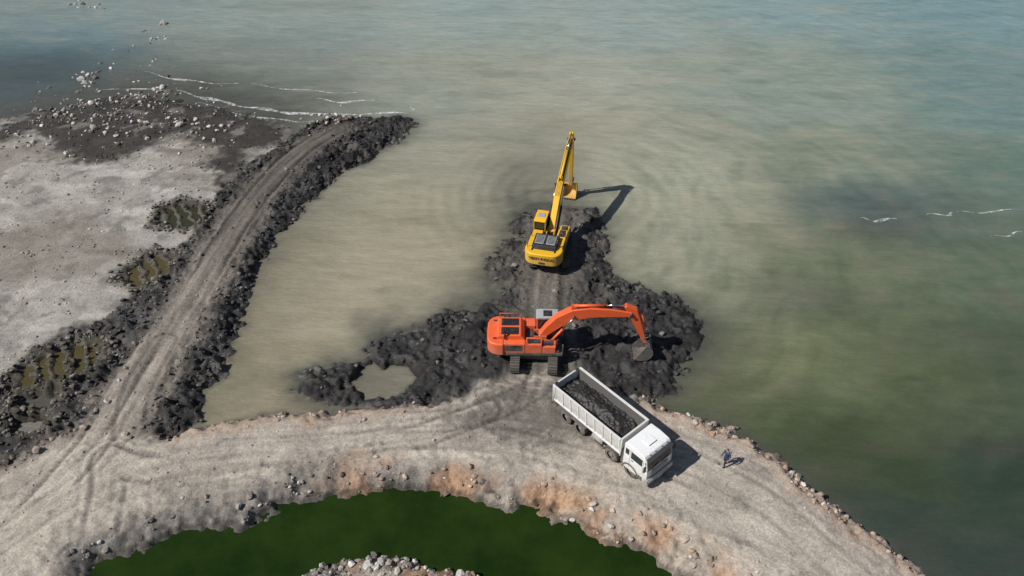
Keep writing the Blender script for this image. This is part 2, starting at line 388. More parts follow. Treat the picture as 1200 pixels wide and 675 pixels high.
# ------------------------------------------------------------------ foam lines
m,nt,b=newmat('sea_foam'); b.inputs['Base Color'].default_value=(.72,.74,.72,1); b.inputs['Roughness'].default_value=.7
g=N(nt,'ShaderNodeNewGeometry'); f=noise(nt,1.6,6,.8,g.outputs['Position'])
nt.links.new(ramp(nt,f,[(.42,0.0),(.62,.8)]),b.inputs['Alpha'])
def ribbon(pts,w):
    L=smooth_line(WL(pts),12); V=[];Fc=[]
    for i,p in enumerate(L):
        q=L[min(i+1,len(L)-1)]-L[max(i-1,0)]; q/=np.linalg.norm(q)+1e-9; n=np.array((-q[1],q[0]))
        e=math.sin(math.pi*i/(len(L)-1))**.5
        ww=w*e*(.25+1.0*abs(math.sin(i*.31)*math.cos(i*.13+1)))
        c=p+n*.18*math.sin(i*.4)
        V+= [(*(c+n*ww),.055),(*(c-n*ww*.8),.055)]
        if i: k=2*i; Fc.append((k-2,k-1,k+1,k))
    return V,Fc
V=[];Fc=[]
for pts,w in (([(168,84),(200,92),(240,97),(280,99)],.24),([(205,106),(235,114),(270,122),(310,129),(360,134),(420,134),(480,133)],.40),
              ([(290,98),(330,104),(380,108),(420,110)],.16),([(370,116),(400,120),(440,118)],.28),([(1008,256),(1025,259),(1052,257)],.22),([(1085,252),(1110,252),(1118,250)],.18),([(1120,249),(1150,249),(1200,246)],.12),([(1160,278),(1180,276),(1198,272)],.12),([(475,135),(484,130),(482,124)],.15),([(230,120),(290,136),(340,142),(372,143)],.20),([(110,108),(150,104),(200,108)],.15)):
    v,f_=ribbon(pts,w); o_=len(V); V+=v; Fc+=[tuple(i+o_ for i in q) for q in f_]
me=bpy.data.meshes.new('wave_foam'); me.from_pydata(V,[],Fc); me.materials.append(m)
scene.collection.objects.link(bpy.data.objects.new('wave_foam',me))

# ------------------------------------------------------------------ rocks
import bmesh
def ico(sub):
    bm=bmesh.new(); bmesh.ops.create_icosphere(bm,subdivisions=sub,radius=1)
    v=np.array([p.co[:] for p in bm.verts]); f=np.array([[q.index for q in fc.verts] for fc in bm.faces]); bm.free(); return v,f
TEMPL={s:[] for s in (1,2)}
for s in (1,2):
    v,f=ico(s)
    for k in range(8):
        vv=v.copy()
        for c in range(6):
            d=RNG.normal(size=3); d/=np.linalg.norm(d); lim=RNG.uniform(.55,.85)
            t=vv@d; over=np.maximum(t-lim,0); vv-=over[:,None]*d
        vv*=1+.10*RNG.normal(size=(len(vv),1))
        TEMPL[s].append((vv,f))
def rocks(name,P,Z,size,col,rough,sub=1,flat=.7,sink=.25):
    n=len(P); allv=[];allf=[];allc=[];off=0
    for k in range(8):
        idx=np.arange(n)[k::8]
        if len(idx)==0: continue
        tv,tfc=TEMPL[sub][k]; m_=len(idx)
        s=size[idx][:,None]*RNG.uniform(.65,1.25,(m_,3)); s[:,2]*=flat
        v=tv[None]*s[:,None,:]
        a=RNG.uniform(0,2*np.pi,m_); tl=RNG.normal(0,.35,m_)
        x=v[...,0]; y=v[...,1]*np.cos(tl)[:,None]-v[...,2]*np.sin(tl)[:,None]; z=v[...,1]*np.sin(tl)[:,None]+v[...,2]*np.cos(tl)[:,None]
        X=x*np.cos(a)[:,None]-y*np.sin(a)[:,None]+P[idx,0][:,None]; Y=x*np.sin(a)[:,None]+y*np.cos(a)[:,None]+P[idx,1][:,None]
        Zz=z+(Z[idx]+size[idx]*flat*(1-2*sink)*.6)[:,None]
        allv.append(np.stack([X,Y,Zz],-1).reshape(-1,3))
        nv=len(tv); allf.append((tfc[None]+(np.arange(m_)*nv)[:,None,None]+off).reshape(-1,3)); off+=m_*nv
        cc=np.concatenate([col[idx],rough[idx][:,None]],-1); allc.append(np.repeat(cc,nv,0))
    co=np.concatenate(allv).astype(np.float32); f=np.concatenate(allf).astype(np.int32); c=np.concatenate(allc).astype(np.float32)
    me=bpy.data.meshes.new(name); me.vertices.add(len(co)); me.vertices.foreach_set('co',co.ravel())
    me.loops.add(f.size); me.loops.foreach_set('vertex_index',f.ravel()); me.polygons.add(len(f)); me.polygons.foreach_set('loop_start',(np.arange(len(f))*3).astype(np.int32))
    me.update(calc_edges=True); me.polygons.foreach_set('use_smooth',np.zeros(len(f),bool))
    ca=me.color_attributes.new('Col','FLOAT_COLOR','POINT'); ca.data.foreach_set('color',c.ravel())
    me.materials.append(MAT_ROCK); o=bpy.data.objects.new(name,me); scene.collection.objects.link(o)
def cand(n,x0,x1,y0,y1):
    x=RNG.uniform(x0,x1,n); y=RNG.uniform(y0,y1,n); h,c,i=terrain(x,y); return x,y,h,c,i
def take(prob,n):
    idx=np.where(RNG.random(len(prob))<prob)[0]; RNG.shuffle(idx); return idx[:n]
x,y,h,c,I=cand(200000,-62,46,20,92)
clump=ss(fbm(x,y,.45,3,70),-.15,.45); clump2=ss(fbm(x,y,.9,3,71),-.05,.45)
veh=np.maximum(np.exp(-(((x-6.6)*.656-(y-35)*.755)/5.2)**6-(((x-6.6)*.755+(y-35)*.656)/1.8)**6),0)
# mud clods and broken rock in the spoil
p=I['mud']*(h>-.05)*(.05+.7*clump*clump2+.28*I['m_c'])*(I['dn']<-3)
i=take(p,16000); n=len(i)
g_=c[i]*RNG.uniform(.5,2.0,n)[:,None]; lite=RNG.random(n)<.06; g_[lite]=np.array((.19,.175,.155))*RNG.uniform(.6,1.2,lite.sum())[:,None]
rocks('mud_clods',np.stack([x[i],y[i]],-1),h[i],.035+.06*RNG.random(n)+.21*RNG.power(.24,n),np.clip(g_,.012,.4),np.clip(I['rough'][i],.35,.8),flat=.65)
# shoulder stones on road edge
sh_=np.exp(-((I['dr']-.5)/.6)**2)*(I['dp']<.6)*(I['dc']<1.0)*(x<45)
rgt=ss(x,9,13)
p=sh_*(.06+.5*clump+.35*rgt)*(1-veh); i=take(p,6000); n=len(i)
pal=np.array([(.44,.36,.30),(.37,.25,.17),(.54,.49,.44),(.27,.23,.19),(.40,.30,.23)])
g_=pal[RNG.integers(0,5,n)]*RNG.uniform(.7,1.2,n)[:,None]; wetm=h[i]<.1; g_[wetm]*=.35
rocks('shoreline_stones',np.stack([x[i],y[i]],-1),h[i],(.03+.24*RNG.power(.30,n)),g_,np.where(wetm,.4,.9))
# pond bank
po=I['pond_out']
p=np.exp(-((po-1.0)/1.0)**2)*(I['dn']<.1)*(.15+.75*clump)*(.35+.7*clump2)*(h>-.1); i=take(p,7500); n=len(i)
r_=ss(x[i],-14,-4)[:,None]; palg=np.array([(.22,.205,.19),(.30,.285,.26),(.14,.13,.12),(.42,.40,.37),(.26,.235,.21)])
g_=palg[RNG.integers(0,5,n)]*(1-r_)+pal[RNG.integers(0,5,n)]*r_; g_=g_*RNG.uniform(.7,1.2,n)[:,None]; g_[h[i]<.12]*=.4
rocks('pond_bank_rocks',np.stack([x[i],y[i]],-1),h[i],(.035+.25*RNG.power(.26,n)),g_,np.full(n,.9))
bx,by=W(455,668,.6)
p=np.exp(-(((x-bx)/7)**4))*(y<by+1.5)*(po>.1)*(y<27)*.7; i=take(p,1500); n=len(i)
if n>8:
    rocks('broken_rock_heap',np.stack([x[i],y[i]],-1),h[i],(.04+.30*RNG.power(.26,n)),palg[RNG.integers(0,5,n)]*1.3*RNG.uniform(.6,1.2,n)[:,None],np.full(n,.9),sub=1)
# beach gravel and rubble round the trenches
p=(I['db']>.2)*(I['mud']<.15)*(I['m_r']<.2)*(I['m_c']<.2)*(h>.02)*(.05+.6*clump)*(.2+clump2)*(1+.8*I['md']); i=take(p,16000); n=len(i)
g_=c[i]*RNG.uniform(.45,1.8,n)[:,None]; g_=np.clip(g_,.03,.55); lt_=(RNG.random(n)<.07); g_[lt_]=(.42,.40,.37)
rocks('beach_gravel',np.stack([x[i],y[i]],-1),h[i],(.03+.13*RNG.power(.25,n)),g_,np.full(n,.9))
p=np.exp(-((I['pool']+.45)/.45)**2)*.8+.12*(I['pool']>0)*(h>.1); i=take(p,1300); n=len(i)
rocks('trench_rubble',np.stack([x[i],y[i]],-1),h[i],(.04+.22*RNG.power(.35,n)),np.array([(.13,.12,.10),(.22,.20,.17),(.05,.045,.037)])[RNG.integers(0,3,n)]*RNG.uniform(.6,1.3,n)[:,None],np.full(n,.85))
# loose pebbles on the roads
p=(I['m_r']>.6)*(I['dn']<-1)*(.05+.20*clump*clump2)*(1-veh); i=take(p,6000); n=len(i)
rocks('road_gravel',np.stack([x[i],y[i]],-1),h[i],(.02+.09*RNG.power(.22,n)),np.clip(c[i]*RNG.uniform(.40,1.35,n)[:,None],.03,.5),np.full(n,.9))
# boulders in shallow water, placed where they stand
BL=[(97,5,.5),(112,8,.35),(192,28,.55),(186,44,.3),(196,45,.25),(95,93,.5),(104,89,.55),(112,92,.45),(100,97,.4),(115,84,.35),(118,74,.25),(191,103,.5),(185,108,.45),(197,107,.4),(180,104,.3),
(108,122,.5),(70,134,.45),(66,137,.35),(86,138,.4),(112,139,.3),(111,154,.55),(108,158,.3),(214,144,.45),(212,150,.5),(208,147,.3),(96,118,.25),(193,113,.35),(88,5,.3),(122,10,.25),(100,101,.3),(130,118,.22),(165,108,.25),(172,113,.2),(60,140,.3),(75,130,.25),(226,158,.25),(240,166,.2),(50,150,.25),(40,170,.3),(80,185,.35),(140,172,.3),(165,150,.25),(20,160,.3),(260,150,.3),(180,70,.2),(150,60,.2),(170,36,.2)]
P=[];S=[]
for (a_,b_,s_) in BL:
    q=W(a_,b_); P.append(q); S.append(s_*1.0)
    for k in range(5): P.append((q[0]+random.gauss(0,.9),q[1]+random.gauss(0,.7))); S.append(random.uniform(.08,.28))
for k in range(420):
    q=W(random.gauss(135,75),random.gauss(128,22)); P.append(q); S.append(random.uniform(.06,.2)+(.15 if random.random()<.08 else 0))
for k in range(60):
    q=W(random.gauss(388,14),random.gauss(143,5)); P.append(q); S.append(random.uniform(.1,.35))
P=np.array(P); S=np.array(S); hh,_,_=terrain(P[:,0],P[:,1]); ok=hh>-1.7; P=P[ok];S=S[ok];hh=np.maximum(hh[ok],-.10)
pb=np.array([(.42,.38,.35),(.18,.15,.125),(.52,.50,.47),(.09,.078,.066)])
rocks('boulders',P,hh,S,pb[RNG.integers(0,4,len(P))]*RNG.uniform(.8,1.2,len(P))[:,None],np.full(len(P),.85),sub=2)

# ------------------------------------------------------------------ object helpers
def empty(name,loc=(0,0,0),rz=0,parent=None,rot=None):
    e=bpy.data.objects.new(name,None); e.empty_display_size=.3; e.location=loc; e.rotation_euler=rot or (0,0,rz)
    scene.collection.objects.link(e)
    if parent: e.parent=parent
    return e
def mk(name,V,Fc,mat,par,bevel=0,smooth=False,seg=2):
    me=bpy.data.meshes.new(name); me.from_pydata([tuple(v) for v in V],[],Fc); me.materials.append(mat)
    bm=bmesh.new(); bm.from_mesh(me); bmesh.ops.recalc_face_normals(bm,faces=bm.faces); bm.to_mesh(me); bm.free()
    if smooth: me.polygons.foreach_set('use_smooth',[True]*len(me.polygons))
    o=bpy.data.objects.new(name,me); scene.collection.objects.link(o); o.parent=par
    if bevel:
        md=o.modifiers.new('b','BEVEL'); md.width=bevel; md.segments=seg; md.limit_method='ANGLE'; md.angle_limit=math.radians(35)
        me.polygons.foreach_set('use_smooth',[True]*len(me.polygons))
        md.harden_normals=True
    return o
BF=[(0,3,2,1),(4,5,6,7),(0,1,5,4),(1,2,6,5),(2,3,7,6),(3,0,4,7)]
def bv(cx,cy,cz,sx,sy,sz,M=None):
    v=[Vector((cx+a*sx/2,cy+b_*sy/2,cz+c_*sz/2)) for c_ in (-1,1) for a,b_ in ((-1,-1),(1,-1),(1,1),(-1,1))]
    return [M@p for p in v] if M else v
def box(name,c_,s,mat,par,bevel=.02,M=None): return mk(name,bv(*c_,*s,M),BF,mat,par,bevel)
def boxes(name,L,mat,par,bevel=0.0):
    V=[];Fc=[]
    for it in L:
        M=it[2] if len(it)>2 else None
        o_=len(V); V+=bv(*it[0],*it[1],M); Fc+=[tuple(i+o_ for i in f) for f in BF]
    return mk(name,V,Fc,mat,par,bevel)
def prism(name,prof,y0,y1,mat,par,bevel=.02):
    n=len(prof); V=[(p[0],y0,p[1]) for p in prof]+[(p[0],y1,p[1]) for p in prof]
    Fc=[tuple(range(n)),tuple(range(2*n-1,n-1,-1))]+[(i,(i+1)%n,n+(i+1)%n,n+i) for i in range(n)]
    return mk(name,V,Fc,mat,par,bevel)
def plan(name,prof,z0,z1,mat,par,bevel=.03):
    n=len(prof); V=[(p[0],p[1],z0) for p in prof]+[(p[0],p[1],z1) for p in prof]
    Fc=[tuple(range(n)),tuple(range(2*n-1,n-1,-1))]+[(i,(i+1)%n,n+(i+1)%n,n+i) for i in range(n)]
    return mk(name,V,Fc,mat,par,bevel)
def cylv(p0,p1,r,n=18,r1=None):
    p0=Vector(p0);p1=Vector(p1);d=(p1-p0).normalized(); a=d.orthogonal().normalized(); b_=d.cross(a); r1=r if r1 is None else r1
    V=[p0+(a*math.cos(2*math.pi*i/n)+b_*math.sin(2*math.pi*i/n))*r for i in range(n)]+[p1+(a*math.cos(2*math.pi*i/n)+b_*math.sin(2*math.pi*i/n))*r1 for i in range(n)]
    Fc=[tuple(range(n)),tuple(range(2*n-1,n-1,-1))]+[(i,(i+1)%n,n+(i+1)%n,n+i) for i in range(n)]
    return V,Fc
def cyls(name,L,mat,par,n=18,bevel=.0):
    V=[];Fc=[]
    for it in L:
        v,f=cylv(it[0],it[1],it[2],n,it[3] if len(it)>3 else None); o_=len(V); V+=v; Fc+=[tuple(i+o_ for i in q) for q in f]
    o=mk(name,V,Fc,mat,par,bevel)
    me=o.data
    for p in me.polygons: p.use_smooth=len(p.vertices)==4
    return o
def ribbonprof(C):
    """centre line [(x,z,half)] -> closed side profile"""
    up=[];dn=[]
    for i,(x_,z_,t_) in enumerate(C):
        a_=C[max(i-1,0)];b_=C[min(i+1,len(C)-1)]; d=Vector((b_[0]-a_[0],b_[1]-a_[1])).normalized(); nn=Vector((-d.y,d.x))
        up.append((x_+nn.x*t_,z_+nn.y*t_)); dn.append((x_-nn.x*t_,z_-nn.y*t_))
    return up+dn[::-1]

def paint(name,col,dust=(.30,.27,.23),amt=.35,rough=.42,low=1.2,metal=0):
    m,nt,b=newmat(name)
    tc=N(nt,'ShaderNodeNewGeometry'); P=tc.outputs['Position']
    f=noise(nt,2.2,6,.7,P); f2=noise(nt,14,4,.7,P)
    sx=N(nt,'ShaderNodeSeparateXYZ'); nt.links.new(P,sx.inputs[0])
    mr=N(nt,'ShaderNodeMapRange'); mr.inputs[1].default_value=low+.6; mr.inputs[2].default_value=low+2.2; mr.inputs[3].default_value=.28; mr.inputs[4].default_value=-.08
    nt.links.new(sx.outputs[2],mr.inputs[0])
    ad=N(nt,'ShaderNodeMath',operation='ADD'); nt.links.new(f,ad.inputs[0]); nt.links.new(mr.outputs[0],ad.inputs[1])
    k=ramp(nt,ad.outputs[0],[(.45,0.0),(.88,amt*1.8 if amt<.55 else 1.0)])
    colr=mixn(nt,k,col,dust)
    colr=mixn(nt,1.0,colr,ramp(nt,f2,[(.3,.84),(.7,1.08)]),'MULTIPLY')
    nt.links.new(colr,b.inputs['Base Color'])
    nt.links.new(ramp(nt,k,[(0,rough),(1,.85)]),b.inputs['Roughness']); b.inputs['Metallic'].default_value=metal
    bump(nt,b,f2,.08,.01)
    return m
M_YEL=paint('yellow_machine_paint',(.76,.42,.010),amt=.30); M_ORG=paint('orange_machine_paint',(.74,.115,.032),amt=.30)
M_BLK=paint('black_steel',(.022,.022,.023),amt=.25,rough=.5); M_STEEL=paint('worn_track_steel',(.075,.068,.06),(.12,.11,.095),amt=.6,rough=.55,metal=.3)
M_WHT=paint('white_truck_paint',(.78,.79,.79),(.36,.33,.29),amt=.32,rough=.35); M_GRY=paint('grey_dump_body_paint',(.60,.60,.58),(.28,.26,.23),amt=.5,rough=.5)
M_TYRE=paint('tyre_rubber',(.025,.025,.025),(.20,.18,.155),amt=.5,rough=.85); M_RIM=paint('wheel_rim',(.38,.37,.35),(.25,.22,.19),amt=.5,rough=.5,metal=.3)
M_CHAS=paint('chassis_dark',(.05,.05,.052),(.17,.15,.13),amt=.5,rough=.6); M_GREY2=paint('grey_cover',(.33,.34,.35),amt=.3)
def simple(name,col,rough=.5,metal=0):
    m,nt,b=newmat(name); g=N(nt,'ShaderNodeNewGeometry'); f=noise(nt,9,3,.6,g.outputs['Position'])
    nt.links.new(mixn(nt,1.0,col,ramp(nt,f,[(.3,.85),(.7,1.1)]),'MULTIPLY'),b.inputs['Base Color']); b.inputs['Roughness'].default_value=rough; b.inputs['Metallic'].default_value=metal; return m
M_GLASS=simple('dark_window_glass',(.02,.028,.032),.06); M_CHR=simple('hydraulic_rod_chrome',(.6,.6,.6),.2,1.0); M_LAMP=simple('headlamp_lens',(.65,.66,.68),.1); M_TAIL=simple('tail_lamp_red',(.5,.02,.015),.3)
M_INT=paint('mud_stained_body_interior',(.10,.095,.09),(.16,.15,.135),amt=.5,rough=.7)

def tracks(par,L,gauge,pw,rad,mat):
    for sgn,nm in ((1,'left'),(-1,'right')):
        y0=sgn*gauge/2; straight=L-2*rad; per=2*straight+2*math.pi*rad; n=int(per/.19); it=[]
        for k in range(n):
            s=k/n*per
            if s<straight: x_,z_,a_= -straight/2+s,0.0,0.0
            elif s<straight+math.pi*rad: t=(s-straight)/rad; x_,z_,a_= straight/2+rad*math.sin(t),rad-rad*math.cos(t),-t
            elif s<2*straight+math.pi*rad: x_,z_,a_= straight/2-(s-straight-math.pi*rad),2*rad,math.pi
            else: t=(s-2*straight-math.pi*rad)/rad; x_,z_,a_= -straight/2-rad*math.sin(t),rad+rad*math.cos(t),math.pi-t
            M=Matrix.Translation((x_,y0,z_+.03))@Matrix.Rotation(a_,4,'Y')
            it.append(((0,0,0),(.165,pw,.035),M)); it.append(((.05,0,-.03),(.025,pw,.04),M))
            it.append(((0,0,.04),(.12,.22,.06),M))
        boxes('track_shoes_'+nm,it,M_STEEL,par)
        prism('track_frame_'+nm,[(-straight/2,.16),(straight/2,.16),(straight/2+.1,.45),(straight/2-.2,.66),(-straight/2+.3,.70),(-straight/2-.1,.5)],y0-.17,y0+.17,mat,par,.03)
        c_=[((-straight/2,y0-.14,rad+.03),(-straight/2,y0+.14,rad+.03),rad-.08),((straight/2,y0-.14,rad+.03),(straight/2,y0+.14,rad+.03),rad-.08)]
        c_+=[((-straight/2+(j+.5)*straight/8,y0-.2,.16),(-straight/2+(j+.5)*straight/8,y0+.2,.16),.10) for j in range(8)]
        c_+=[((-straight/6+j*straight/3,y0-.15,.76),(-straight/6+j*straight/3,y0+.15,.76),.08) for j in range(2)]
        c_+=[((-straight/2,y0-.24,rad+.03),(-straight/2,y0+.24,rad+.03),.16)]
        cyls('rollers_'+nm,c_,M_STEEL,par,16)
    prism('car_body',[(-1.1,.45),(1.1,.45),(.8,.95),(-.8,.95)],-gauge/2+.1,gauge/2-.1,mat,par,.05)
    cyls('slew_ring',[((0,0,.93),(0,0,1.12),.62)],M_BLK,par,32)

def bucket(par,P,ang,s,w,mat):
    R=Matrix.Translation((P[0],0,P[1]))@Matrix.Rotation(ang,4,'Y')
    outer=[(.0,.12),(.32,.10),(.62,-.15),(.78,-.55),(.74,-.95),(.50,-1.25),(.12,-1.40),(-.42,-1.42)]
    inner=[(-.42,-1.36),(.10,-1.33),(.44,-1.19),(.67,-.92),(.70,-.55),(.56,-.2),(.28,.03),(.0,.05)]
    o1=prism('bucket_shell',[(a_*s,b_*s) for a_,b_ in outer+inner],-w/2,w/2,mat,par,.01)
    side=[(a_*s,b_*s) for a_,b_ in outer]+[(-.30*s,-1.0*s),(-.08*s,-.3*s)]
    o2=prism('bucket_side_left',side,w/2+.003,w/2+.04,mat,par,.008); o3=prism('bucket_side_right',side,-w/2-.04,-w/2-.003,mat,par,.008)
    o4=boxes('bucket_teeth',[((-.50*s,-w/2+.1+j*(w-.2)/4,-1.40*s),(.26*s,.09,.06)) for j in range(5)],M_STEEL,par,.008)
    o5=boxes('bucket_ears',[((.08*s,.16,.08*s),(.34*s,.05,.36*s)),((.08*s,-.16,.08*s),(.34*s,.05,.36*s))],mat,par,.01)
    for o in (o1,o2,o3,o4,o5): o.matrix_local=R

def excavator(name,loc,up_h,tr_h,mat,matcw,boomC,boomhw,stick,bk,trk=(4.6,2.6,.65,.46),body='A',scale=1.0):
    root=empty(name,loc); root.scale=(scale,)*3
    und=empty('undercarriage',(0,0,0),tr_h,root); upp=empty('upper_structure',(0,0,0),up_h,root)
    tracks(und,*trk,M_BLK if body=='A' else M_CHAS)
    plan('deck',[(-2.2,-1.40),(1.9,-1.40),(2.0,-.45),(1.2,-.40),(1.2,.40),(2.0,.45),(2.0,1.40),(-2.2,1.40)],1.10,1.32,M_BLK,upp,.02)
    hw=1.5
    pr=[(-2.15,hw)]
    for k in range(13):
        t=math.pi/2+math.pi*k/12; pr.append((-2.35+math.cos(t)*1.0,hw*math.copysign(abs(math.sin(t))**.45,math.sin(t))))
    pr.append((-2.15,-hw))
    plan('counterweight',pr,1.15,2.22,matcw,upp,.12)
    boxes('counterweight_recess',[((-3.352,0,1.42),(.02,.5,.2))],M_BLK,upp)
    boxes('counterweight_lifting_eyes',[((-2.75,s_*.9,2.26),(.3,.08,.12)) for s_ in (1,-1)],M_BLK,upp,.02)
    prism('engine_hood',[(-2.7,2.19),(-2.55,2.52),(-1.0,2.55),(-.75,2.30),(-.75,2.1),(-2.7,2.1)],-.95,.95,M_BLK if body=='A' else mat,upp,.05)
    boxes('hood_panels',[((-1.75,.45,2.565),(1.2,.7,.03)),((-1.75,-.45,2.565),(1.2,.7,.03))],M_BLK if body=='B' else M_GREY2,upp,.01)
    boxes('hood_louvres',[((-2.2+.16*k,s_*.45,2.595),(.06,.6,.03)) for k in range(7) for s_ in (1,-1)],M_BLK,upp,.005)
    box('engine_house',(-1.45,0,1.75),(1.5,2.78,.85),mat,upp,.05)
    boxes('side_door_grilles',[((-1.45,s_*1.395,1.78),(1.1,.02,.5)) for s_ in (1,-1)],M_BLK,upp)
    box('pump_compartment',(-.1,-1.0,1.72),(1.15,.78,.82),mat,upp,.05)
    box('fuel_tank',(.95,-1.0,1.62),(.9,.78,.62),mat,upp,.05)
    boxes('anti_slip_steps',[((1.5,-1.0,1.42),(.3,.7,.2)),((.9,-1.0,1.95),(.7,.5,.03)),((-.1,-1.0,2.15),(.9,.5,.03)),((-.35,.1,1.80),(.6,.9,.04))],M_BLK,upp,.01)
    box('air_filter_box',(-.35,.95,1.72),(.75,.8,.82),mat,upp,.05)
    cp=[(.1,1.34),(1.95,1.34),(2.02,1.75),(1.75,2.75),(1.55,2.93),(.2,2.93),(.1,2.80)]
    prism('cab_glazing',cp,.44,1.36,M_GLASS,upp,.04)
    prism('cab_lower_panel',[(.09,1.33),(1.97,1.33),(2.0,1.72),(.09,1.80)],.425,1.375,mat,upp,.02)
    prism('cab_roof',[(.05,2.83),(1.72,2.83),(1.58,2.98),(.2,3.0),(.05,2.92)],.42,1.38,mat if body=='A' else M_GREY2,upp,.03)
    boxes('cab_roof_hatch',[((.85,.9,3.01),(.6,.6,.03))],M_GREY2 if body=='A' else M_BLK,upp,.01)
    boxes('cab_pillars',[((.13,y_,2.3),(.12,.05,1.1)) for y_ in (.45,1.35)]+[((.95,1.36,2.3),(.07,.04,1.1))]+[((1.86,y_,2.28),(.06,.06,1.15),Matrix.Translation((1.86,0,2.28))@Matrix.Rotation(-.26,4,'Y')@Matrix.Translation((-1.86,0,-2.28))) for y_ in (.46,1.34)],mat,upp,.01)
    def rail(pts,nm): cyls(nm,[(pts[k],pts[k+1],.022) for k in range(len(pts)-1)],M_BLK if body=='A' else mat,upp,8)
    rail([(1.4,-1.36,1.9),(1.4,-1.36,2.55),(-.6,-1.36,2.75),(-.6,-1.36,2.1)],'hand_rail_right'); rail([(.4,-1.36,1.9),(.4,-1.36,2.66)],'hand_rail_post')
    rail([(-2.5,1.3,2.2),(-2.5,1.3,2.6),(-1.0,1.3,2.6),(-1.0,1.3,2.15)],'hand_rail_left')
    cyls('exhaust_pipe',[((-2.1,-.98,2.3),(-2.1,-.98,2.85),.07),((-2.1,-.98,2.85),(-2.22,-.98,2.98),.07)],M_BLK,upp,14)
    cyls('mirrors_and_lamps',[((1.9,1.5,2.5),(1.95,1.5,2.75),.07),((1.5,-1.42,2.5),(1.5,-1.42,2.72),.08)],M_BLK,upp,10)
    prism('boom',ribbonprof(boomC),-boomhw,boomhw,mat,upp,.03)
    B0=boomC[0]; B1=boomC[-1]
    boxes('boom_foot_brackets',[((.35,y_,1.62),(.9,.07,.75)) for y_ in (boomhw+.06,-boomhw-.06)],mat,upp,.02)
    mid=boomC[len(boomC)//2]
    def hyd(nm,a_,b_,y_,r,fr=.55):
        a_=Vector((a_[0],y_,a_[1]));b_=Vector((b_[0],y_,b_[1])); c_=a_.lerp(b_,fr)
        cyls(nm+'_barrel',[(a_,c_,r),(a_-Vector((0,.05,0)),a_+Vector((0,.05,0)),r*1.2)],mat if nm!='boom_cylinder' else (M_BLK if body=='A' else mat),upp,16); cyls(nm+'_rod',[(c_,b_,r*.55)],M_CHR,upp,12)
    for y_ in (boomhw+.14,-boomhw-.14): hyd('boom_cylinder',(1.0,1.45),(mid[0],mid[1]-.05),y_,.09)
    cyls('boom_pins',[((mid[0],-boomhw-.25,mid[1]-.05),(mid[0],boomhw+.25,mid[1]-.05),.08),((B1[0],-boomhw-.1,B1[1]),(B1[0],boomhw+.1,B1[1]),.12),((B0[0],-boomhw-.12,B0[1]),(B0[0],boomhw+.12,B0[1]),.13)],M_BLK,upp,14)
    for y_ in (-.14,-.05,.06,.15):
        pts=[(p[0],y_,p[1]+p[2]+.05) for p in boomC]
        cyls('hose',[(pts[k],pts[k+1],.025) for k in range(len(pts)-1)],M_BLK,upp,8)
    T,Pv,E=stick
    d=Vector((E[0]-Pv[0],E[1]-Pv[1])).normalized()
    C=[(T[0],T[1],.10),(Pv[0]-d.x*.05,Pv[1]-d.y*.05,.34),(Pv[0]+d.x*.9,Pv[1]+d.y*.9,.28),(Pv[0]*.35+E[0]*.65,Pv[1]*.35+E[1]*.65,.20),(E[0],E[1],.13)]
    prism('stick',ribbonprof(C),-boomhw*.72,boomhw*.72,mat,upp,.03)
    k=int(len(boomC)*.55); bb=boomC[k]; hyd('stick_cylinder',(bb[0],bb[1]+bb[2]+.2),(T[0],T[1]),0,.10,.6)
    boxes('stick_cylinder_bracket',[((bb[0],y_,bb[1]+bb[2]+.1),(.4,.04,.3)) for y_ in (.12,-.12)],mat,upp,.01)
    nn=Vector((-d.y,d.x))
    if nn.x<0: nn=-nn
    s0=(Pv[0]+d.x*.5+nn.x*.42,Pv[1]+d.y*.5+nn.y*.42); link=(E[0]-d.x*.45+nn.x*.50,E[1]-d.y*.45+nn.y*.50)
    hyd('bucket_cylinder',s0,link,0,.085,.58)
    cyls('bucket_links',[((link[0],y_,link[1]),(E[0]-d.x*.45,y_,E[1]-d.y*.45),.05) for y_ in (.2,-.2)]+[((link[0],y_,link[1]),(E[0]+.30*bk[1],y_,E[1]-.12),.05) for y_ in (.12,-.12)]+[((link[0],-.22,link[1]),(link[0],.22,link[1]),.06)],M_BLK,upp,10)
    bucket(upp,E,bk[0],bk[1],bk[2],bk[3])
    return root,upp

# yellow long-reach
yx,yy=3.35,56.6
yh=math.radians(90-13.6)
r_,u_=excavator('long_reach_excavator',(yx,yy,.66),yh,math.radians(88),M_YEL,M_YEL,
  [(.45,1.75,.16),(1.2,2.35,.30),(2.6,3.4,.40),(3.9,4.2,.40),(5.6,4.95,.32),(7.4,5.6,.25),(8.5,5.85,.18)],.24,
  ((8.3,6.55),(8.6,5.95),(9.5,.65)),(.15,.85,1.1,M_YEL),body='A',scale=1.09)
tx=bpy.data.curves.new('lettering','FONT'); tx.body='TEKN INSAAT'; tx.size=.34; tx.align_x='CENTER'; tx.extrude=.004; tx.offset=.008; tx.materials.append(M_BLK)
to=bpy.data.objects.new('lettering',tx); scene.collection.objects.link(to); to.parent=u_; to.location=(-3.37,0,1.72); to.rotation_euler=(math.pi/2,0,-math.pi/2)
# orange
ox,oy=1.75,43.8
excavator('crawler_excavator',(ox,oy,max(.72,ground_z(ox,oy)-.02)),math.radians(-1),math.radians(86),M_ORG,M_ORG,
  [(.35,1.75,.16),(.95,2.5,.32),(1.7,3.3,.42),(2.6,3.85,.46),(3.7,4.08,.40),(5.2,4.08,.31),(6.5,3.95,.18)],.29,
  ((6.05,4.6),(6.6,4.1),(7.7,1.30)),(.25,.95,1.3,M_CHAS),body='B',scale=1.08)

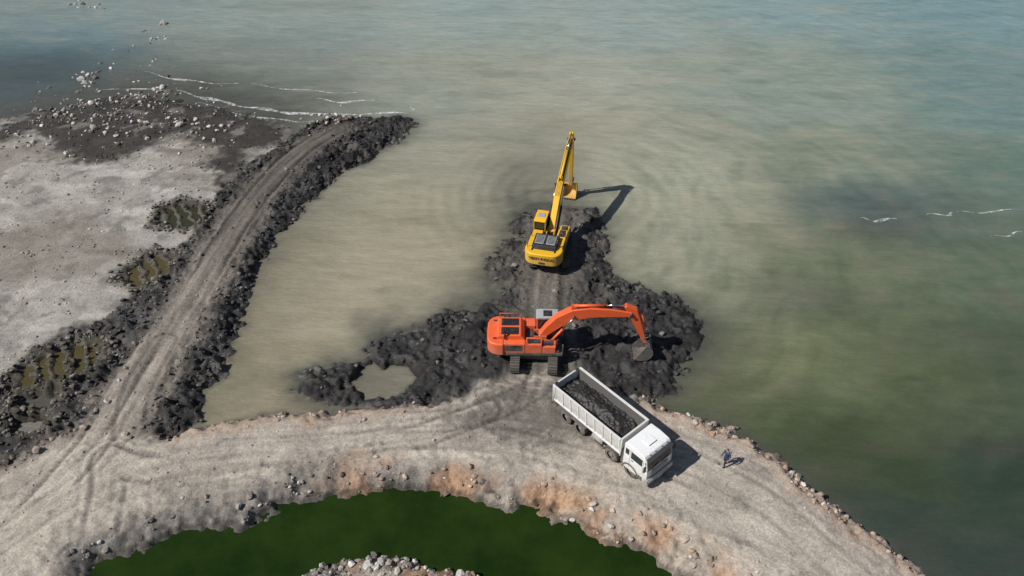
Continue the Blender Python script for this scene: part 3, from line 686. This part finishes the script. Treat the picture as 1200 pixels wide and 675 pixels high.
# ------------------------------------------------------------------ dump truck
tx0,ty0=6.6,35.1; th=math.atan2(-.755,.656)
T=empty('dump_truck',(tx0,ty0,1.0),th)
tz=[]
for ax in (3.0,1.25,-1.7,-3.05):
    for sy in (1.0,-1.0):
        tz.append(ground_z(tx0+ax*math.cos(th)-sy*math.sin(th),ty0+ax*math.sin(th)+sy*math.cos(th)))
T.location.z=float(np.mean(tz))+.0
def wheel(x_,y_,dual):
    s_=1 if y_>0 else -1; R=.52; w=.30
    e=empty('wheel',(x_,0,0),0,T)
    def tyre(yc,nm):
        V=[];Fc=[];n=36; prof=[(-w/2,.30),(-w/2,.46),(-w/2+.05,R),(w/2-.05,R),(w/2,.46),(w/2,.30)]
        for k in range(n):
            a_=2*math.pi*k/n
            for (py,pr_) in prof: V.append((pr_*math.cos(a_),yc+py,R+pr_*math.sin(a_)))
        m_=len(prof)
        for k in range(n):
            for j in range(m_-1): Fc.append((k*m_+j,k*m_+j+1,((k+1)%n)*m_+j+1,((k+1)%n)*m_+j))
        mk(nm,V,Fc,M_TYRE,e,0,True)
        boxes(nm+'_tread',[((0,0,0),(.07,w*.9,.02),Matrix.Translation((0,yc,R))@Matrix.Rotation(2*math.pi*k/30,4,'Y')@Matrix.Translation((0,0,R))) for k in range(30)],M_TYRE,e)
    tyre(y_,'tyre')
    if dual: tyre(y_-s_*.34,'inner_tyre')
    fo=y_+s_*(.02 if not dual else -.05)
    cyls('rim',[((0,y_-s_*.12,R),(0,fo+s_*.02,R),.30),((0,fo,R),(0,fo+s_*.10,R),.13)],M_RIM,e,24)
    cyls('bolts',[((.2*math.cos(k*math.pi/5),fo,R+.2*math.sin(k*math.pi/5)),(.2*math.cos(k*math.pi/5),fo+s_*.05,R+.2*math.sin(k*math.pi/5)),.02) for k in range(10)],M_CHAS,e,8)
for ax,dl in ((3.0,False),(1.25,False),(-1.7,True),(-3.05,True)):
    for sy in (1.03,-1.03): wheel(ax,sy,dl)
cyls('axles',[((ax,-.9,.52),(ax,.9,.52),.09) for ax in (3.0,1.25,-1.7,-3.05)],M_CHAS,T,12)
boxes('chassis_rails',[((-.1,y_,.98),(8.0,.09,.28)) for y_ in (.42,-.42)]+[((x_,0,.98),(.12,.75,.2)) for x_ in (-3.9,-2.4,-1,.3,1.9,3.4)],M_CHAS,T,.01)
x0,x1=-4.25,2.02; zb,zt=1.35,2.86; wt=.07
def wall(nm,s_):
    V=[(x0,s_*1.10,zb),(x1,s_*1.10,zb),(x1,s_*1.26,zt),(x0,s_*1.26,zt),(x0,s_*(1.10-wt),zb),(x1,s_*(1.10-wt),zb),(x1,s_*(1.26-wt),zt),(x0,s_*(1.26-wt),zt)]
    mk(nm,V,BF,M_GRY,T,.01)
wall('body_side_left',1); wall('body_side_right',-1)
boxes('body_floor',[(((x0+x1)/2,0,zb-.04),(x1-x0,2.2,.08)),(((x0+x1)/2,.45,zb-.16),(x1-x0,.12,.16)),(((x0+x1)/2,-.45,zb-.16),(x1-x0,.12,.16))],M_GRY,T,.01)
prism('body_headboard',[(x1+.003,zb-.05),(x1+.09,zb-.05),(x1+.14,zt+.16),(x1+.003,zt+.16)],-1.27,1.27,M_GRY,T,.015)
prism('body_tailgate',[(x0-.003,zb-.1),(x0-.08,zb-.1),(x0-.12,zt-.02),(x0-.003,zt-.02)],-1.24,1.24,M_GRY,T,.015)
boxes('body_top_rails',[(((x0+x1)/2,s_*1.27,zt+.045),(x1-x0,.13,.085)) for s_ in (1,-1)],M_GRY,T,.02)
boxes('body_lower_rails',[(((x0+x1)/2,s_*1.13,zb+.02),(x1-x0,.10,.16)) for s_ in (1,-1)],M_WHT,T,.02)
rb=[]
for k in range(9):
    xx=x0+.12+k*(x1-x0-.24)/8
    for s_ in (1,-1): rb.append(((0,0,.0),(.09,.05,1.42),Matrix.Translation((xx,s_*1.215,(zb+zt)/2+.03))@Matrix.Rotation(-s_*math.atan(.16/1.51),4,'X')))
boxes('body_ribs',rb,M_WHT,T,.01)
boxes('tailgate_ribs',[((x0-.13,y_,2.1),(.05,.08,1.35)) for y_ in (-1.1,-.37,.37,1.1)],M_GRY,T,.01)
cyls('tailgate_hinges',[((x0-.06,y_-.12,zt+.03),(x0-.06,y_+.12,zt+.03),.05) for y_ in (-1.0,1.0)],M_CHAS,T,10)
V=[(x0+.01,-1.02,zb+.01),(x1-.01,-1.02,zb+.01),(x1-.01,-1.18,zt),(x0+.01,-1.18,zt),(x0+.01,1.02,zb+.01),(x1-.01,1.02,zb+.01),(x1-.01,1.18,zt),(x0+.01,1.18,zt)]
mk('body_lining',V,[(0,1,2,3),(4,5,6,7)],M_INT,T)
nx_,ny_=110,44
gx=np.linspace(x0+.02,x1-.02,nx_); gy=np.linspace(-1.12,1.12,ny_); GX,GY=np.meshgrid(gx,gy)
GZ=2.12+.50*np.exp(-((GX+1.9)/1.5)**2-(GY/.7)**2)+.40*np.exp(-((GX-.1)/.8)**2-((GY-.1)/.6)**2)+.24*fbm(GX,GY,1.2,4,80)+.16*fbm(GX,GY,4,3,81)-.40*ss(GX,.9,2)
GZ=np.minimum(GZ,2.95-.22*(np.abs(GY)>.9))
mm=bpy.data.meshes.new('mud_load'); ii=np.arange(nx_*ny_).reshape(ny_,nx_)
mm.from_pydata([tuple(p) for p in np.stack([GX,GY,GZ],-1).reshape(-1,3)],[],[tuple(q) for q in np.stack([ii[:-1,:-1],ii[:-1,1:],ii[1:,1:],ii[1:,:-1]],-1).reshape(-1,4)])
mm.polygons.foreach_set('use_smooth',[True]*len(mm.polygons))
m,nt,b=newmat('wet_dark_mud'); g=N(nt,'ShaderNodeNewGeometry'); f=noise(nt,5,6,.7,g.outputs['Position'])
nt.links.new(ramp(nt,f,[(.3,(.013,.013,.013)),(.7,(.045,.042,.039))]),b.inputs['Base Color']); b.inputs['Roughness'].default_value=.45; bump(nt,b,f,.6,.1)
mm.materials.append(m); o=bpy.data.objects.new('mud_load',mm); scene.collection.objects.link(o); o.parent=T
cab=[(2.32,.62),(4.28,.62),(4.38,1.0),(4.36,1.72),(4.16,2.62),(3.95,2.86),(3.2,2.96),(2.42,2.94),(2.32,2.8)]
prism('cab_shell',cab,-1.22,1.22,M_WHT,T,.06)
def frontpanel(nm,z0,z1,w,mat,out,xa,xb): 
    d=Vector((xb-xa,0,z1-z0)).normalized(); nrm=Vector((d.z,0,-d.x))
    V=[]
    for o_ in (0.0,out):
        for (xx,zz) in ((xa,z0),(xb,z1)):
            for yy_ in (-w/2,w/2): V.append(Vector((xx,yy_,zz))+nrm*o_)
    mk(nm,V,[(0,1,3,2),(4,6,7,5),(0,4,5,1),(2,3,7,6),(0,2,6,4),(1,5,7,3)],mat,T,.008)
frontpanel('windscreen',1.78,2.56,2.24,M_GLASS,.02,4.355,4.185)
boxes('wipers',[((4.36,y_,1.86),(.03,.7,.03),Matrix.Translation((4.36,y_,1.86))@Matrix.Rotation(.25,4,'X')@Matrix.Translation((-4.34,-y_,-1.86))) for y_ in (-.45,.45)],M_BLK,T)
prism('sun_visor',[(4.10,2.70),(4.36,2.60),(4.37,2.64),(4.12,2.76)],-1.15,1.15,M_CHAS,T,.005)
frontpanel('grille',1.12,1.62,1.5,M_CHAS,.02,4.38,4.37)
boxes('grille_bars',[((4.41,0,z_),(.03,1.5,.035)) for z_ in (1.2,1.32,1.44,1.56)],M_WHT,T,.005)
prism('bumper',[(4.2,.42),(4.46,.42),(4.54,.62),(4.50,1.02),(4.2,1.02)],-1.25,1.25,M_GREY2,T,.04)
boxes('headlamps',[((4.51,y_,.84),(.05,.42,.2)) for y_ in (-.95,.95)],M_LAMP,T,.02)
boxes('number_plate',[((4.535,0,.6),(.02,.52,.12))],M_WHT,T)
boxes('side_windows',[((3.42,s_*1.226,2.2),(.95,.02,.62)) for s_ in (1,-1)]+[((2.62,s_*1.226,2.25),(.3,.02,.5)) for s_ in (1,-1)],M_GLASS,T,.006)
boxes('door_seams',[((2.86,s_*1.224,1.75),(.015,.014,1.7)) for s_ in (1,-1)]+[((3.98,s_*1.224,1.9),(.015,.014,1.3)) for s_ in (1,-1)]+[((3.1,s_*1.24,1.72),(.16,.03,.04)) for s_ in (1,-1)],M_CHAS,T)
for s_ in (1,-1):
    n=14
    pr=[(3.0+.70*math.cos(math.pi*k/n),.54+.70*math.sin(math.pi*k/n)) for k in range(n+1)]+[(3.0+.60*math.cos(math.pi*k/n),.54+.60*math.sin(math.pi*k/n)) for k in range(n,-1,-1)]
    prism('front_wheel_arch',pr,s_*.98 if s_>0 else -1.27,1.27 if s_>0 else -.98,M_CHAS,T,.01)
    pr2=[(1.25+.66*math.cos(math.pi*k/n),.54+.64*math.sin(math.pi*k/n)) for k in range(n+1)]+[(1.25+.61*math.cos(math.pi*k/n),.54+.59*math.sin(math.pi*k/n)) for k in range(n,-1,-1)]
    prism('second_axle_mudguard',pr2,.88 if s_>0 else -1.25,1.25 if s_>0 else -.88,M_CHAS,T,.01)
    cyls('mirror_arm',[((4.1,s_*1.22,2.5),(4.3,s_*1.45,2.45),.02),((4.1,s_*1.22,1.95),(4.3,s_*1.45,2.0),.02)],M_BLK,T,8)
    box('mirror',(4.3,s_*1.47,2.2),(.12,.2,.5),M_BLK,T,.04)
boxes('cab_steps',[((3.85,s_*1.18,.75),(.35,.14,.35)) for s_ in (1,-1)],M_CHAS,T,.02)
box('roof_hatch',(3.25,0,2.985),(.65,.75,.05),M_WHT,T,.02)
cyls('roof_marker_lamps',[((3.98,y_,2.85),(4.02,y_,2.92),.04) for y_ in (-.8,-.3,.3,.8)],M_LAMP,T,10)
cyls('fuel_tank',[((-.55,-.88,.85),(.42,-.88,.85),.30)],M_GREY2,T,24,.0)
boxes('battery_and_air_box',[((-.1,.9,.85),(.9,.5,.5)),((-.1,-1.2,.55),(1.4,.03,.1)),((2.2,-1.0,1.35),(.2,.3,1.3))],M_CHAS,T,.02)
boxes('rear_mudguards',[((-2.38,s_*1.03,1.16),(2.7,.6,.05)) for s_ in (1,-1)],M_CHAS,T,.01)
boxes('tail_lamps',[((-4.18,s_*.9,.95),(.06,.35,.14)) for s_ in (1,-1)],M_TAIL,T,.01)
boxes('rear_bumper_bar',[((-4.1,0,.78),(.1,2.2,.12))],M_CHAS,T,.01)
cyls('tipping_ram',[((1.75,0,.9),(1.8,0,2.3),.12)],M_CHAS,T,14)

# ------------------------------------------------------------------ worker
m,nt,b=newmat('worker_clothes_and_skin')
va=N(nt,'ShaderNodeVertexColor',layer_name='Col'); nt.links.new(va.outputs[0],b.inputs['Base Color']); b.inputs['Roughness'].default_value=.85
wxp,wyp=W(849,545,1.0)
WK=empty('construction_worker',(wxp,wyp,ground_z(wxp,wyp)+.02),math.radians(205))
def skinobj(name,verts,edges,radii,root,sub=2):
    me=bpy.data.meshes.new(name); me.from_pydata(verts,edges,[]); o=bpy.data.objects.new(name,me); scene.collection.objects.link(o)
    o.modifiers.new('s','SKIN'); sv=me.skin_vertices[0].data
    for i,r in enumerate(radii): sv[i].radius=(r,r) if not isinstance(r,tuple) else r
    sv[root].use_root=True
    md=o.modifiers.new('u','SUBSURF'); md.levels=sub; md.render_levels=sub
    return o
Vv=[(0,0,.93),(0,0,1.12),(.02,0,1.32),(.02,0,1.46),(.03,0,1.54),(.04,0,1.64),(.05,0,1.74),
 (.0,.10,.88),(.16,.11,.50),(.10,.11,.10),(.26,.12,.04),
 (.0,-.10,.88),(.0,-.11,.48),(-.22,-.11,.14),(-.10,-.12,.05),
 (.01,.17,1.42),(-.06,.25,1.15),(.08,.25,.93),(.12,.245,.86),
 (.01,-.17,1.42),(.06,-.26,1.15),(.24,-.22,.98),(.30,-.21,.93)]
Ee=[(0,1),(1,2),(2,3),(3,4),(4,5),(5,6),(0,7),(7,8),(8,9),(9,10),(0,11),(11,12),(12,13),(13,14),(3,15),(15,16),(16,17),(17,18),(3,19),(19,20),(20,21),(21,22)]
Rr=[(.16,.13),(.15,.12),(.17,.13),(.12,.10),.058,.10,.085,.10,.07,.05,.045,.10,.07,.05,.045,.075,.055,.042,.035,.075,.055,.042,.035]
body=skinobj('body',Vv,Ee,Rr,0,2)
dg=bpy.context.evaluated_depsgraph_get(); me=bpy.data.meshes.new_from_object(body.evaluated_get(dg)); body.modifiers.clear(); body.data=me; me.name='body'
nvt=len(me.vertices); cc=np.zeros((nvt,4)); cc[:,3]=1
for i,v in enumerate(me.vertices):
    x_,y_,z_=v.co
    if z_>1.51: q=(.36,.21,.15) if (x_>.03 and z_<1.70) else (.02,.015,.012)
    elif abs(y_)>.19 and z_<.92: q=(.36,.21,.15)
    elif z_<.12: q=(.03,.025,.02)
    elif z_<.92: q=(.022,.024,.036)
    else: q=(.028,.045,.11)
    cc[i,:3]=q
ca=me.color_attributes.new('Col','FLOAT_COLOR','POINT'); ca.data.foreach_set('color',cc.ravel().astype(np.float32)); me.materials.clear(); me.materials.append(m)
me.polygons.foreach_set('use_smooth',[True]*len(me.polygons)); body.parent=WK
M_SKIN=simple('skin',(.36,.21,.15),.6)
for s_,hb_ in ((1,(.12,.245,.86)),(-1,(.30,-.21,.93))):
    vs=[Vector(hb_)];es=[];rs=[.028]
    for k in range(5):
        L=(.07,.085,.09,.08,.06)[k]; oy_=(.03-.015*k)*s_*-1 if k<4 else .0
        st=Vector(hb_)+Vector((.01+(.018-.012*k if k<4 else .03),oy_*.3,-.03))
        j=len(vs); vs+= [st,st+Vector((.008,oy_,-L*.5)),st+Vector((.025,oy_,-L))]; es+=[(0,j),(j,j+1),(j+1,j+2)]; rs+=[.010,.009,.008]
    h_=skinobj('hand_left' if s_>0 else 'hand_right',[tuple(v) for v in vs],es,rs,0,1); h_.parent=WK; h_.data.materials.append(M_SKIN)
cyls('nose_and_ears',[((.13,0,1.655),(.165,0,1.635),.018,.012),((.04,.10,1.66),(.03,.115,1.66),.03),((.04,-.10,1.66),(.03,-.115,1.66),.03)],M_SKIN,WK,10)

# ------------------------------------------------------------------ light
S=Vector((-math.cos(math.radians(23)),-math.sin(math.radians(23)),math.tan(math.radians(47)))).normalized()
sl=bpy.data.lights.new('sun','SUN'); sl.energy=4.9; sl.angle=math.radians(.5); sl.color=(1,.96,.905)
so=bpy.data.objects.new('sun',sl); scene.collection.objects.link(so); so.rotation_euler=S.to_track_quat('Z','Y').to_euler(); so.location=(-40,-20,80)
w=bpy.data.worlds.new('World'); scene.world=w; w.use_nodes=True; nt=w.node_tree
sk=nt.nodes.new('ShaderNodeTexSky'); sk.sky_type='NISHITA'; sk.sun_disc=False; sk.sun_elevation=math.radians(47); sk.sun_rotation=math.atan2(S.x,S.y); sk.air_density=1.1; sk.dust_density=1.0
bg=nt.nodes['Background']; bg.inputs[1].default_value=.055; nt.links.new(sk.outputs[0],bg.inputs[0])
scene.view_settings.view_transform='Standard'; scene.view_settings.look='None'; scene.view_settings.exposure=0

cam=bpy.data.cameras.new('camera'); cam.lens=F/1200*36; cam.sensor_width=36; cam.clip_end=9000; cam.clip_start=.5
co=bpy.data.objects.new('camera',cam); scene.collection.objects.link(co); co.location=(0,0,H); co.rotation_euler=(math.pi/2-PITCH,0,0)
scene.camera=co
